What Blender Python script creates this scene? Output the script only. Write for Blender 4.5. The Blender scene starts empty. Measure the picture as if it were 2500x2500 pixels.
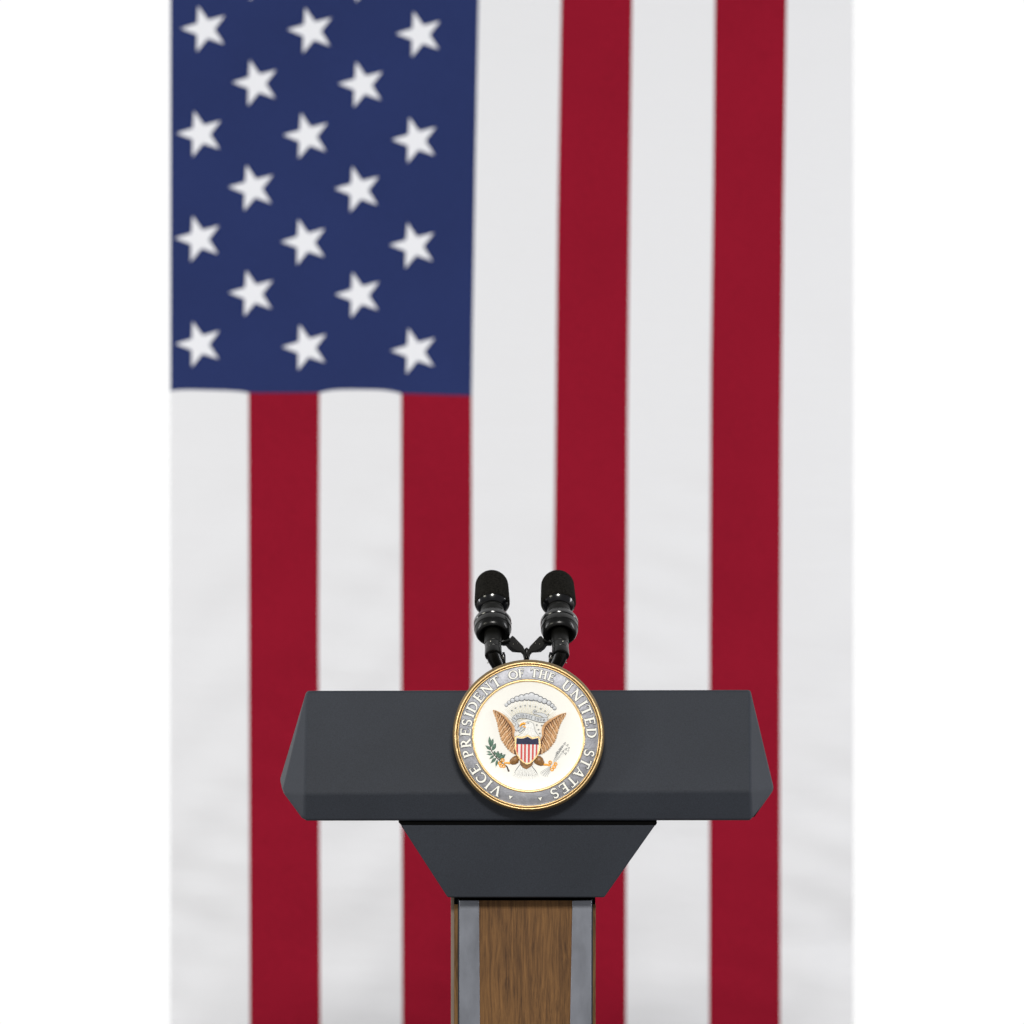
import bpy, bmesh, math, random
from mathutils import Vector, Matrix
random.seed(7)
sc = bpy.context.scene
COL = sc.collection
PI = math.pi
D0 = 12.0            # metres from the camera to the plane Y = 0
PPM = 1150.0         # photograph pixels per metre in that plane
CZ = 1.663

def P(px, py, Y=0.0):
    """photograph pixel (2500 px scale) -> point at depth Y"""
    f = (D0 + Y) / D0
    return Vector(((px - 1250) / PPM * f, Y, CZ + (1250 - py) / PPM * f))

# ------------------------------------------------------------ camera
cam_d = bpy.data.cameras.new('camera')
cam = bpy.data.objects.new('camera', cam_d)
COL.objects.link(cam)
cam.location = (0, -D0, CZ)
cam.rotation_euler = (PI / 2, 0, 0)
cam_d.sensor_width = 36
cam_d.lens = 36 * D0 / (2500 / PPM)
cam_d.clip_end = 200
cam_d.dof.use_dof = True
cam_d.dof.focus_distance = D0 + 0.0
cam_d.dof.aperture_fstop = 2.5
sc.camera = cam

# ------------------------------------------------------------ world: added plain white surround behind, dimmer ambient in front
w = bpy.data.worlds.new('World')
sc.world = w
w.use_nodes = True
nt = w.node_tree
bg = nt.nodes['Background']
tc = nt.nodes.new('ShaderNodeTexCoord')
sx = nt.nodes.new('ShaderNodeSeparateXYZ')
mr = nt.nodes.new('ShaderNodeMapRange')
mr.inputs['From Min'].default_value = -0.25
mr.inputs['From Max'].default_value = 0.15
mixw = nt.nodes.new('ShaderNodeMix'); mixw.data_type = 'RGBA'
mixw.inputs['A'].default_value = (0.30, 0.305, 0.315, 1)
mixw.inputs['B'].default_value = (1.02, 1.02, 1.02, 1)
nt.links.new(tc.outputs['Generated'], sx.inputs[0])
nt.links.new(sx.outputs['Y'], mr.inputs['Value'])
nt.links.new(mr.outputs['Result'], mixw.inputs['Factor'])
nt.links.new(mixw.outputs['Result'], bg.inputs['Color'])
bg.inputs['Strength'].default_value = 1.0

def area(name, loc, target, size, sizey, energy, color):
    d = bpy.data.lights.new(name, 'AREA')
    d.shape = 'RECTANGLE'; d.size = size; d.size_y = sizey
    d.energy = energy; d.color = color
    o = bpy.data.objects.new(name, d); COL.objects.link(o)
    o.location = loc
    o.rotation_euler = (Vector(target) - Vector(loc)).to_track_quat('-Z', 'Y').to_euler()
    return o
area('key_light', (0.12, -5.0, 3.30), (0.03, 0, 1.4), 0.95, 0.65, 205, (1.0, 0.975, 0.93))
area('left_light', (-4.3, -3.9, 2.75), (0.03, 0, 1.5), 1.3, 1.1, 62, (1.0, 0.97, 0.82))
area('flag_fill_left', (-5.2, -0.5, 1.7), (0.8, 3.0, 1.4), 0.6, 3.2, 132, (0.99, 0.985, 0.99))  # added fill lamp, no known source, evens out the flag
area('flag_fill_right', (5.2, -0.5, 1.7), (-0.8, 3.0, 1.4), 0.6, 3.2, 152, (0.98, 0.98, 1.0))  # matching added fill from the right, likewise without a known source

vs = sc.view_settings
vs.view_transform = 'Standard'; vs.look = 'None'; vs.exposure = 0; vs.gamma = 1
vs.use_curve_mapping = False

# ------------------------------------------------------------ materials
def s2l(c):
    return tuple(((v / 255) / 12.92 if v / 255 <= 0.04045 else ((v / 255 + 0.055) / 1.055) ** 2.4) for v in c)

def mat(name, col, rough=0.5, metal=0.0, spec=0.5, noise=None, bump=None, sheen=0.0, coat=0.0, noise2=None):
    """noise = (scale xyz, amount, detail); bump = (scale xyz, strength, distance)"""
    m = bpy.data.materials.new(name); m.use_nodes = True
    t = m.node_tree; b = t.nodes['Principled BSDF']
    c4 = tuple(col) + (1,)
    b.inputs['Base Color'].default_value = c4
    b.inputs['Roughness'].default_value = rough
    b.inputs['Metallic'].default_value = metal
    b.inputs['Specular IOR Level'].default_value = spec
    b.inputs['Sheen Weight'].default_value = sheen
    b.inputs['Coat Weight'].default_value = coat
    tcn = t.nodes.new('ShaderNodeTexCoord')
    def nz(scale, detail=4):
        mp = t.nodes.new('ShaderNodeMapping'); mp.inputs['Scale'].default_value = scale
        n = t.nodes.new('ShaderNodeTexNoise'); n.inputs['Scale'].default_value = 1; n.inputs['Detail'].default_value = detail
        t.links.new(tcn.outputs['Object'], mp.inputs[0]); t.links.new(mp.outputs[0], n.inputs['Vector'])
        return n
    if noise:
        n = nz(noise[0], noise[2] if len(noise) > 2 else 4)
        r = t.nodes.new('ShaderNodeMapRange')
        r.inputs['From Min'].default_value = 0.3; r.inputs['From Max'].default_value = 0.7
        r.inputs['To Min'].default_value = 1 - noise[1]; r.inputs['To Max'].default_value = 1 + noise[1]
        t.links.new(n.outputs['Fac'], r.inputs['Value'])
        vm = t.nodes.new('ShaderNodeVectorMath'); vm.operation = 'SCALE'
        vm.inputs[0].default_value = col
        if noise2:
            n2 = nz(noise2[0], 4)
            r2 = t.nodes.new('ShaderNodeMapRange')
            r2.inputs['From Min'].default_value = 0.3; r2.inputs['From Max'].default_value = 0.7
            r2.inputs['To Min'].default_value = 1 - noise2[1]; r2.inputs['To Max'].default_value = 1 + noise2[1]
            t.links.new(n2.outputs['Fac'], r2.inputs['Value'])
            mm = t.nodes.new('ShaderNodeMath'); mm.operation = 'MULTIPLY'
            t.links.new(r.outputs[0], mm.inputs[0]); t.links.new(r2.outputs[0], mm.inputs[1])
            r = mm
        t.links.new(r.outputs[0], vm.inputs['Scale'])
        t.links.new(vm.outputs[0], b.inputs['Base Color'])
    if bump:
        bl = bump if isinstance(bump, list) else [bump]
        prev = None
        for s, st, di in bl:
            n = nz(s, 3)
            bn = t.nodes.new('ShaderNodeBump')
            bn.inputs['Strength'].default_value = st; bn.inputs['Distance'].default_value = di
            t.links.new(n.outputs['Fac'], bn.inputs['Height'])
            if prev: t.links.new(prev.outputs[0], bn.inputs['Normal'])
            prev = bn
        t.links.new(prev.outputs[0], b.inputs['Normal'])
    return m

CLOTHB = [((1.6, 1, 8), 0.34, 0.02), ((5, 1, 17), 0.22, 0.010), ((700, 700, 700), 0.2, 0.0006)]
M = {}
M['white_cloth'] = mat('white_cloth', (0.745, 0.752, 0.775), 0.9, spec=0.1, noise=((240, 240, 240), 0.012), bump=CLOTHB)
M['red_cloth'] = mat('red_cloth', (0.252, 0.0062, 0.021), 0.9, spec=0.08, noise=((260, 260, 260), 0.16), noise2=((3, 3, 3), 0.05), bump=CLOTHB)
M['blue_cloth'] = mat('blue_cloth', (0.0195, 0.032, 0.117), 0.9, spec=0.12, noise=((260, 260, 260), 0.12), noise2=((3, 3, 3), 0.05), bump=CLOTHB)
M['star_cloth'] = mat('star_cloth', (0.78, 0.79, 0.83), 0.9, spec=0.1, bump=CLOTHB)
M['slate'] = mat('slate_paint', (0.0215, 0.0255, 0.0345), 0.62, spec=0.25, noise=((420, 420, 420), 0.17, 2), noise2=((5, 5, 5), 0.09),
                 bump=((900, 900, 900), 0.25, 0.0005))
M['black_gap'] = mat('black_gap', (0.002, 0.002, 0.002), 0.9, spec=0.05)
M['steel'] = mat('brushed_steel', (0.20, 0.212, 0.245), 0.42, metal=0.55, noise=((22, 22, 9), 0.22, 4),
                 bump=((260, 260, 260), 0.15, 0.0006))
M['steel_dark'] = mat('dark_steel_edge', (0.03, 0.035, 0.045), 0.4, metal=0.5)
M['tan_edge'] = mat('tan_edge', (0.17, 0.13, 0.10), 0.45, noise=((5, 5, 10), 0.15))
M['gold'] = mat('gold_leaf', (0.97, 0.71, 0.36), 0.42, metal=1.0)
M['gold_dark'] = mat('shaded_gold', (0.17, 0.115, 0.05), 0.5, metal=0.7, noise=((30, 30, 30), 0.15))  # gold darkened in its colour for the shaded rim side and groove
M['silver_band'] = mat('silver_patina', (0.36, 0.365, 0.40), 0.52, metal=0.55, noise=((70, 70, 70), 0.20, 6),
                       bump=((220, 220, 220), 0.5, 0.0012))
M['cream'] = mat('cream_enamel', (0.90, 0.89, 0.84), 0.35, spec=0.5)
M['letter'] = mat('ivory_letter', (0.88, 0.87, 0.80), 0.5, spec=0.4)
M['outline'] = mat('dark_outline', (0.03, 0.03, 0.036), 0.6)
M['brown'] = mat('brown_feather_gap', (0.13, 0.055, 0.024), 0.6)
M['tan'] = mat('tan_feather', (0.56, 0.31, 0.14), 0.4, noise=((160, 160, 160), 0.25))
M['tan_light'] = mat('light_feather', (0.70, 0.46, 0.27), 0.4, noise=((160, 160, 160), 0.2))
M['thigh'] = mat('brown_thigh', (0.25, 0.12, 0.035), 0.4, noise=((260, 260, 260), 0.4))
M['white_relief'] = mat('white_relief', (0.82, 0.82, 0.79), 0.5, noise=((300, 300, 300), 0.06))
M['grey_line'] = mat('grey_line', (0.10, 0.105, 0.12), 0.6)
M['pale_line'] = mat('pale_line', (0.25, 0.26, 0.26), 0.6)
M['cloud'] = mat('cloud_grey', (0.58, 0.60, 0.63), 0.4)
M['ribbon'] = mat('ribbon_grey', (0.62, 0.64, 0.66), 0.45)
M['orange'] = mat('orange_enamel', (0.90, 0.40, 0.02), 0.35)
M['navy'] = mat('navy_enamel', (0.016, 0.02, 0.06), 0.35, noise=((300, 300, 300), 0.5))
M['shield_red'] = mat('red_enamel', (0.60, 0.075, 0.065), 0.4)
M['leaf'] = mat('leaf_enamel', (0.12, 0.22, 0.16), 0.4, noise=((300, 300, 300), 0.35))
M['leaf_dark'] = mat('leaf_outline', (0.012, 0.035, 0.025), 0.5)
M['stem'] = mat('stem_brown', (0.085, 0.055, 0.045), 0.45)
M['ray'] = mat('ray_yellow', (0.58, 0.50, 0.26), 0.5)
M['foam'] = mat('foam', (0.0095, 0.009, 0.0076), 1.0, spec=0.05, noise=((330, 330, 330), 0.75, 2),
                bump=((650, 650, 650), 0.9, 0.002))
M['black_gloss'] = mat('black_gloss', (0.002, 0.002, 0.0025), 0.16, spec=0.5)
M['black_satin'] = mat('black_satin', (0.003, 0.003, 0.0028), 0.27, spec=0.3)
M['black_matte'] = mat('black_matte', (0.004, 0.004, 0.0034), 0.40, spec=0.18, bump=((500, 500, 500), 0.1, 0.0004))
M['screw'] = mat('screw_metal', (0.45, 0.43, 0.36), 0.3, metal=1.0)
M['floor'] = mat('stage_floor', (0.22, 0.21, 0.20), 0.7, noise=((6, 6, 6), 0.15))

def wood(name, dark, light, gain=1.0):
    m = bpy.data.materials.new(name); m.use_nodes = True
    t = m.node_tree; b = t.nodes['Principled BSDF']; L = t.links
    b.inputs['Roughness'].default_value = 0.5
    b.inputs['Specular IOR Level'].default_value = 0.14
    tcn = t.nodes.new('ShaderNodeTexCoord')
    # gentle warp so that the grain bends
    mp0 = t.nodes.new('ShaderNodeMapping'); mp0.inputs['Scale'].default_value = (7, 7, 3.2)
    L.new(tcn.outputs['Object'], mp0.inputs[0])
    n0 = t.nodes.new('ShaderNodeTexNoise'); n0.inputs['Scale'].default_value = 1; n0.inputs['Detail'].default_value = 2
    L.new(mp0.outputs[0], n0.inputs['Vector'])
    sc0 = t.nodes.new('ShaderNodeVectorMath'); sc0.operation = 'SCALE'; sc0.inputs['Scale'].default_value = 0.035
    L.new(n0.outputs['Color'], sc0.inputs[0])
    ad = t.nodes.new('ShaderNodeVectorMath'); ad.operation = 'ADD'
    L.new(tcn.outputs['Object'], ad.inputs[0]); L.new(sc0.outputs[0], ad.inputs[1])
    def layer(scale, detail, rough=0.6):
        mp = t.nodes.new('ShaderNodeMapping'); mp.inputs['Scale'].default_value = scale
        L.new(ad.outputs[0], mp.inputs[0])
        n = t.nodes.new('ShaderNodeTexNoise'); n.inputs['Scale'].default_value = 1
        n.inputs['Detail'].default_value = detail; n.inputs['Roughness'].default_value = rough
        L.new(mp.outputs[0], n.inputs['Vector'])
        return n
    a = layer((105, 105, 4.5), 6, 0.7)
    c = layer((330, 330, 14), 3, 0.7)
    d = layer((9, 9, 3.5), 3, 0.5)
    m1 = t.nodes.new('ShaderNodeMath'); m1.operation = 'MULTIPLY_ADD'; m1.inputs[1].default_value = 0.55
    L.new(c.outputs['Fac'], m1.inputs[0])
    m2 = t.nodes.new('ShaderNodeMath'); m2.operation = 'MULTIPLY'; m2.inputs[1].default_value = 0.6
    L.new(a.outputs['Fac'], m2.inputs[0]); L.new(m2.outputs[0], m1.inputs[2])
    m3 = t.nodes.new('ShaderNodeMath'); m3.operation = 'MULTIPLY_ADD'; m3.inputs[1].default_value = 0.45
    L.new(d.outputs['Fac'], m3.inputs[0]); L.new(m1.outputs[0], m3.inputs[2])
    cr = t.nodes.new('ShaderNodeValToRGB')
    cr.color_ramp.elements[0].position = 0.62; cr.color_ramp.elements[0].color = tuple(dark) + (1,)
    cr.color_ramp.elements[1].position = 0.98; cr.color_ramp.elements[1].color = tuple(light) + (1,)
    e = cr.color_ramp.elements.new(0.80); e.color = tuple((p * 0.5 + q * 0.5) for p, q in zip(dark, light)) + (1,)
    L.new(m3.outputs[0], cr.inputs[0]); L.new(cr.outputs[0], b.inputs['Base Color'])
    bn = t.nodes.new('ShaderNodeBump'); bn.inputs['Strength'].default_value = 0.15; bn.inputs['Distance'].default_value = 0.0008
    L.new(c.outputs['Fac'], bn.inputs['Height']); L.new(bn.outputs[0], b.inputs['Normal'])
    return m
M['walnut'] = wood('walnut', (0.068, 0.035, 0.018), (0.235, 0.119, 0.044))
M['walnut_edge'] = wood('walnut_edge', (0.05, 0.028, 0.012), (0.26, 0.14, 0.05))

# ------------------------------------------------------------ helpers
class MB:
    def __init__(s):
        s.v = []; s.f = []; s.m = []; s.sm = []
    def add(s, verts, faces, mi=0, smooth=False):
        o = len(s.v)
        s.v += [tuple(p) for p in verts]
        for f in faces:
            s.f.append(tuple(i + o for i in f)); s.m.append(mi); s.sm.append(smooth)
    def build(s, name, mats, parent=None, recalc=True):
        me = bpy.data.meshes.new(name)
        me.from_pydata(s.v, [], s.f)
        if not isinstance(mats, (list, tuple)): mats = [mats]
        for m in mats: me.materials.append(m)
        for p, mi, sm in zip(me.polygons, s.m, s.sm):
            p.material_index = mi; p.use_smooth = sm
        me.update()
        if recalc:
            bm = bmesh.new(); bm.from_mesh(me)
            bmesh.ops.recalc_face_normals(bm, faces=bm.faces)
            bm.to_mesh(me); bm.free()
        o = bpy.data.objects.new(name, me); COL.objects.link(o)
        if parent: o.parent = parent
        return o

def thing(name, loc, label, cat, group=None):
    o = bpy.data.objects.new(name, None); COL.objects.link(o)
    o.location = loc; o.empty_display_size = 0.1
    o['label'] = label; o['category'] = cat
    if group: o['group'] = group
    return o

def prism_pts(front, back):
    """closed solid between two matching polygons"""
    n = len(front)
    fs = [tuple(range(n)), tuple(range(2 * n - 1, n - 1, -1))]
    for i in range(n):
        j = (i + 1) % n
        fs.append((i, i + n, j + n, j))
    return list(front) + list(back), fs

def bevel(o, w=0.003, seg=3, ang=25):
    b = o.modifiers.new('bevel', 'BEVEL'); b.width = w; b.segments = seg
    b.limit_method = 'ANGLE'; b.angle_limit = math.radians(ang)
    for p in o.data.polygons: p.use_smooth = True
    wn = o.modifiers.new('wn', 'WEIGHTED_NORMAL'); wn.keep_sharp = False

# ------------------------------------------------------------ stage floor (below the frame)
fb = MB()
v, f = prism_pts([(-4, -3, 0), (4, -3, 0), (4, 3.8, 0), (-4, 3.8, 0)], [(-4, -3, -.2), (4, -3, -.2), (4, 3.8, -.2), (-4, 3.8, -.2)])
fb.add(v, f)
fl = fb.build('floor', M['floor']); fl['kind'] = 'structure'

# ------------------------------------------------------------ flag
YF = 3.0
K = 2500 / 1932.0
def interp(pts, t):
    if t <= pts[0][0]:
        return pts[0][1]
    for (a, b), (c, d) in zip(pts, pts[1:]):
        if t <= c:
            u = (t - a) / (c - a)
            return b + (d - b) * u
    return pts[-1][1]
def edge(*pts):                       # pts (y, x) in overview pixels
    return [(p[0], p[1]) for p in pts]
TOP, BOT = -150, 2060
E0 = edge((0, 321.5), (2000, 321.5))
E1 = edge((700, 469), (1400, 470), (2000, 471.5))
E2 = edge((700, 603), (1200, 601), (1932, 604.5))
E3 = edge((700, 757), (1200, 757), (1932, 759))
E4 = edge((-150, 906), (0, 903), (300, 897), (600, 892), (745, 890), (1200, 890), (1932, 889))
E5 = edge((-150, 1062), (0, 1059), (400, 1052), (800, 1048), (1075, 1045), (1932, 1043))
E6 = edge((-150, 1195), (0, 1193), (400, 1188), (800, 1184), (1200, 1182), (1932, 1181))
E7 = edge((-150, 1351), (0, 1349), (400, 1345), (700, 1341), (1200, 1339), (1932, 1338))
E8 = edge((-150, 1486), (0, 1484), (400, 1478), (800, 1474), (1300, 1472), (1932, 1472))
E9 = edge((0, 1609.5), (2000, 1609.5))

def ripple(x, y):
    """gentle relief of the hanging cloth, metres, x y in overview pixels"""
    r = 0.006 * math.sin(x / 95.0 + 0.7 * math.sin(y / 410.0))
    r += 0.0015 * math.sin(x / 41.0 + y / 600.0 + 1.3)
    if y > 740:
        k = min(1, (y - 740) / 250.0)
        r += (0.0050 + 0.004 * math.exp(-((x - 680) / 60.0) ** 2)) * k * math.sin(y / 33.0 + 1.1 * math.sin(x / 60.0) + x / 130.0) * (0.5 + 0.5 * math.sin(x / 47.0 + y / 260.0))
        r += 0.0022 * k * math.sin(y / 14.0 - x / 40.0) * max(0, math.sin(y / 170.0 + x / 90.0))
    for gx, gy, gs, ga in ((1598, 1775, 42, .030), (345, 1745, 60, .020), (430, 1180, 50, .008), (1540, 640, 45, .008)):
        r += ga * math.exp(-((x - gx) ** 2 + (y - gy) ** 2) / (2 * gs * gs))
    return r
def FP(x, y, off=0.0):
    return P(x * K, y * K, YF + ripple(x, y) - off)

flag = thing('flag', P(1250, 2650, YF), 'large stars and stripes flag hanging vertically behind the lectern', 'flag')

def sheet(name, m, xl, xr, y0, y1, nx, ny, parent, off=0.0, top=None, bottom=None, stitch=None):
    mb = MB(); vs_ = []
    for j in range(ny + 1):
        for i in range(nx + 1):
            u = i / nx; t = j / ny
            xa = interp(xl, y0); xb = interp(xr, y0)
            ya = y0 if top is None else top(u)
            yb = y1 if bottom is None else bottom(u)
            y = ya + (yb - ya) * t
            x = interp(xl, y) + (interp(xr, y) - interp(xl, y)) * u
            vs_.append(FP(x, y, off))
    W = nx + 1
    fs = [(j * W + i, (j + 1) * W + i, (j + 1) * W + i + 1, j * W + i + 1) for j in range(ny) for i in range(nx)]
    mb.add(vs_, fs, 0, True)
    return mb.build(name, M[m], parent, recalc=False)

def cant_bottom(u):
    return 738 + 8 * u + 1.5 * math.sin(u * 7)
canton = sheet('canton', 'blue_cloth', E0, E4, TOP, 742, 60, 90, flag, bottom=cant_bottom)
# top edges of the short stripes: the white ones bulge a little over the canton seam
def xu(x): return (x - 321.5) / (890 - 321.5)
def topf(xa, xb, arch):
    def g(u):
        x = xa + (xb - xa) * u
        return cant_bottom(xu(x)) - arch * (1 - abs(2 * u - 1) ** 4)
    return g
sheet('white_stripe', 'white_cloth', E0, E1, 742, BOT, 16, 150, flag, 0.003, top=topf(321.5, 469, 4))
sheet('red_stripe', 'red_cloth', E1, E2, 742, BOT, 14, 150, flag, 0.003, top=topf(469, 602, 0))
sheet('white_stripe', 'white_cloth', E2, E3, 742, BOT, 16, 150, flag, 0.003, top=topf(602, 757, 6.5))
sheet('red_stripe', 'red_cloth', E3, E4, 742, BOT, 14, 150, flag, 0.003, top=topf(757, 890, 0))
sheet('white_stripe', 'white_cloth', E4, E5, TOP, BOT, 16, 240, flag, 0.003)
sheet('red_stripe', 'red_cloth', E5, E6, TOP, BOT, 14, 240, flag, 0.003)
sheet('white_stripe', 'white_cloth', E6, E7, TOP, BOT, 16, 240, flag, 0.003)
sheet('red_stripe', 'red_cloth', E7, E8, TOP, BOT, 14, 240, flag, 0.003)
sheet('white_stripe', 'white_cloth', E8, E9, TOP, BOT, 16, 240, flag, 0.003)

stars = [(486, -42), (686, -38), (385, 55), (586, 58), (791, 65), (482, 157), (682, 160), (377, 253), (578, 257), (783, 265),
         (475, 355), (675, 358), (374, 451), (574, 457), (779, 464), (475, 554), (676, 557), (375, 650), (576, 656), (781, 663)]
for i, (cx, cy) in enumerate(stars):
    mb = MB(); cx += 1.5
    R = 45.0; rr = R * 0.40
    rot = math.radians(-2 + random.uniform(-1, 1))
    pts = []
    for k in range(10):
        a = PI + rot + k * PI / 5
        q = R if k % 2 == 0 else rr
        pts.append((cx + q * math.cos(a), cy - q * math.sin(a)))
    verts = [FP(cx, cy, 0.0025)] + [FP(x, y, 0.0025) for x, y in pts]
    fs = [(0, 1 + k, 1 + (k + 1) % 10) for k in range(10)]
    mb.add(verts, fs)
    mb.build('star', M['star_cloth'], canton)
# hanging rod above the picture
def tube(mb, pts, rads, n=16, mi=0, cap=True, smooth=True):
    pts = [Vector(p) for p in pts]
    rings = []
    up = Vector((0, 0, 1))
    for i, p in enumerate(pts):
        t = (pts[min(i + 1, len(pts) - 1)] - pts[max(i - 1, 0)]).normalized()
        a = t.cross(up)
        if a.length < 1e-3: a = t.cross(Vector((1, 0, 0)))
        a.normalize(); b = t.cross(a)
        rings.append([p + (a * math.cos(k * 2 * PI / n) + b * math.sin(k * 2 * PI / n)) * rads[i] for k in range(n)])
    v = [q for r in rings for q in r]
    f = [(i * n + k, i * n + (k + 1) % n, (i + 1) * n + (k + 1) % n, (i + 1) * n + k) for i in range(len(pts) - 1) for k in range(n)]
    mb.add(v, f, mi, smooth)
    if cap:
        mb.add(rings[0], [tuple(range(n))], mi); mb.add(rings[-1], [tuple(range(n))], mi)
mb = MB(); a = P(300 * K, TOP * K, YF); b = P(1630 * K, TOP * K, YF)
tube(mb, [a, b], [0.018, 0.018]); mb.build('hanging_rod', M['steel'], flag)

for o in (flag,):
    L = flag.location.copy()
    # children were built in world space: keep them there
def settle(root):
    for ch in root.children:
        ch.matrix_parent_inverse = Matrix.Translation(-root.location)
settle(flag)

# ------------------------------------------------------------ lectern
lectern = thing('lectern', P(1286, 3162.45, 0.18), 'dark slate lectern with a faceted top on a walnut post', 'lectern')
YT, YC, YB, YS, YR = 0.070, 0.0, 0.014, 0.085, 0.50
bm = bmesh.new()
pts = []
for side in (0, 1):
    A = (748, 1686) if side == 0 else (1832, 1684)
    B = (743, 1937) if side == 0 else (1834, 1931)
    Cc = (742, 2004) if side == 0 else (1836, 2003)
    D1 = (683, 1905) if side == 0 else (1889, 1922)
    D2 = (689, 1932) if side == 0 else (1888, 1930)
    YS = 0.05 if side == 0 else 0.085
    pts += [P(*A, YT), P(*B, YC), P(*Cc, YB), P(*D1, YS + (0.15 if side == 0 else 0)), P(*D2, YS + 0.01)]
    pa = P(*A, YT)
    pts += [Vector((pa.x, YR, pa.z - 0.045)), Vector((P(*D1, YS).x, YR - 0.01, P(*D1, YS).z - 0.02)),
            Vector((P(*D2, YS).x, YR - 0.03, P(*D2, YS).z - 0.02)), Vector((P(*Cc, YB).x, YR - 0.05, P(*Cc, YB).z + 0.001))]
for p in pts: bm.verts.new(p)
r = bmesh.ops.convex_hull(bm, input=bm.verts)
bmesh.ops.delete(bm, geom=[g for g in r['geom_interior'] if isinstance(g, bmesh.types.BMVert)], context='VERTS')
bmesh.ops.dissolve_limit(bm, angle_limit=math.radians(1.5), verts=bm.verts, edges=bm.edges)
bmesh.ops.recalc_face_normals(bm, faces=bm.faces)
me = bpy.data.meshes.new('desk_top'); bm.to_mesh(me); bm.free()
me.materials.append(M['slate'])
desk = bpy.data.objects.new('desk_top', me); COL.objects.link(desk); desk.parent = lectern
bevel(desk, 0.007, 4, 4)

def slab(name, m, front, yf, back_dy, parent, inset_back=None, bev=0.0015):
    """front = list of (px,py) at depth yf (a number or one per point); solid runs back by back_dy"""
    ys = yf if isinstance(yf, (list, tuple)) else [yf] * len(front)
    fr = [P(x, y, d) for (x, y), d in zip(front, ys)]
    bk = [Vector((p.x, p.y + back_dy, p.z)) for p in fr]
    mb = MB(); v, f = prism_pts(fr, bk); mb.add(v, f)
    o = mb.build(name, M[m], parent)
    if bev: bevel(o, bev, 2, 30)
    return o
slab('gasket', 'black_gap', [(973, 2001), (1603, 2001), (1604, 2010), (1600, 2016), (981, 2016), (973, 2008)], YB + 0.012, 0.27, lectern)
slab('neck', 'slate', [(978, 2014), (1600, 2014), (1475, 2191), (1093, 2191)], [YB + 0.010, YB + 0.010, YB + 0.022, YB + 0.022], 0.26, lectern, bev=0.003)
YP = YB + 0.075
slab('gasket', 'black_gap', [(1119, 2188), (1446, 2188), (1446, 2203), (1119, 2203)], YP + 0.012, 0.20, lectern, bev=0)
BZ = 3130
slab('front_panel', 'walnut', [(1169.5, 2198.3), (1397.5, 2198.3), (1392, 2500), (1388, BZ), (1175, BZ), (1171.5, 2500)], YP + 0.003, 0.02, lectern, bev=0.0006)
slab('metal_strip', 'steel', [(1121.5, 2198), (1169.5, 2198), (1171.5, 2500), (1175, BZ), (1121.5, BZ)], YP, 0.016, lectern, bev=0.0012)
slab('metal_strip', 'steel', [(1397.5, 2198.5), (1444, 2198), (1442.5, BZ), (1388, BZ), (1392, 2500)], YP, 0.016, lectern, bev=0.0012)
slab('corner_trim', 'steel_dark', [(1118.3, 2196), (1121.4, 2196), (1121.4, BZ), (1118.3, BZ)], YP + 0.002, 0.03, lectern, bev=0)
slab('corner_trim', 'steel_dark', [(1444.1, 2196), (1447, 2196), (1445.5, BZ), (1442.6, BZ)], YP + 0.002, 0.03, lectern, bev=0)
slab('side_panel', 'walnut_edge', [(1109.3, 2208), (1118, 2208), (1118, BZ), (1109.3, BZ)], YP + 0.012, 0.2, lectern, bev=0.0006)
slab('edge_band', 'tan_edge', [(1100.8, 2191), (1109, 2191), (1109, BZ), (1100.8, BZ)], YP + 0.020, 0.19, lectern, bev=0.0006)
slab('side_panel', 'walnut_edge', [(1447.3, 2208), (1454.5, 2208), (1453, BZ), (1445.8, BZ)], YP + 0.012, 0.2, lectern, bev=0.0006)
slab('cap_block', 'black_gap', [(1109.5, 2192), (1118, 2192), (1118, 2207.5), (1109.5, 2207.5)], YP + 0.014, 0.19, lectern, bev=0)
slab('cap_block', 'black_gap', [(1447.5, 2192), (1453.5, 2192), (1453.5, 2207.5), (1447.5, 2207.5)], YP + 0.014, 0.19, lectern, bev=0)
slab('rear_panel', 'walnut', [(1112, 2198), (1452, 2198), (1450, BZ), (1112, BZ)], YP + 0.19, 0.02, lectern, bev=0)
slab('base', 'slate', [(1000, BZ), (1560, BZ), (1560, 3162.45), (1000, 3162.45)], YP - 0.06, 0.34, lectern, bev=0)
settle(lectern)

# ------------------------------------------------------------ seal
SC = P(1290.2, 1794.4, 0)
SY = -0.018                      # back plane of the seal
seal = thing('seal', (SC.x, SY, SC.z), 'round gilt-rimmed seal with an eagle and lettering on the lectern front', 'seal')
U = 1 / PPM                      # one photograph pixel in metres

def V3(x, z, h):                 # x,z in photo px from the seal centre, h in mm towards the viewer
    return (x * U, -h / 1000.0, z * U)
def A1(x, y): return ((x - 967) / 4.6, (940 - y) / 4.6)           # close-up 1 -> px from centre
def A2(x, y): return ((x - 967.8) / 8.782, (1180.3 - y) / 8.782)  # close-up 2 -> px from centre

def lathe(prof, n=160, mi=0, smooth=True, mb=None):
    mb = mb or MB(); v = []
    for (r, h) in prof:
        for k in range(n):
            a = 2 * PI * k / n
            v.append(V3(r * math.cos(a), r * math.sin(a), h))
    f = [(i * n + k, i * n + (k + 1) % n, (i + 1) * n + (k + 1) % n, (i + 1) * n + k) for i in range(len(prof) - 1) for k in range(n)]
    mb.add(v, f, mi, smooth)
    return mb
def half_round(r0, r1, h0, dh, n=8):
    return [((r0 + r1) / 2 + (r1 - r0) / 2 * math.cos(PI - PI * i / n), h0 + dh * math.sin(PI * i / n)) for i in range(n + 1)]

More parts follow.
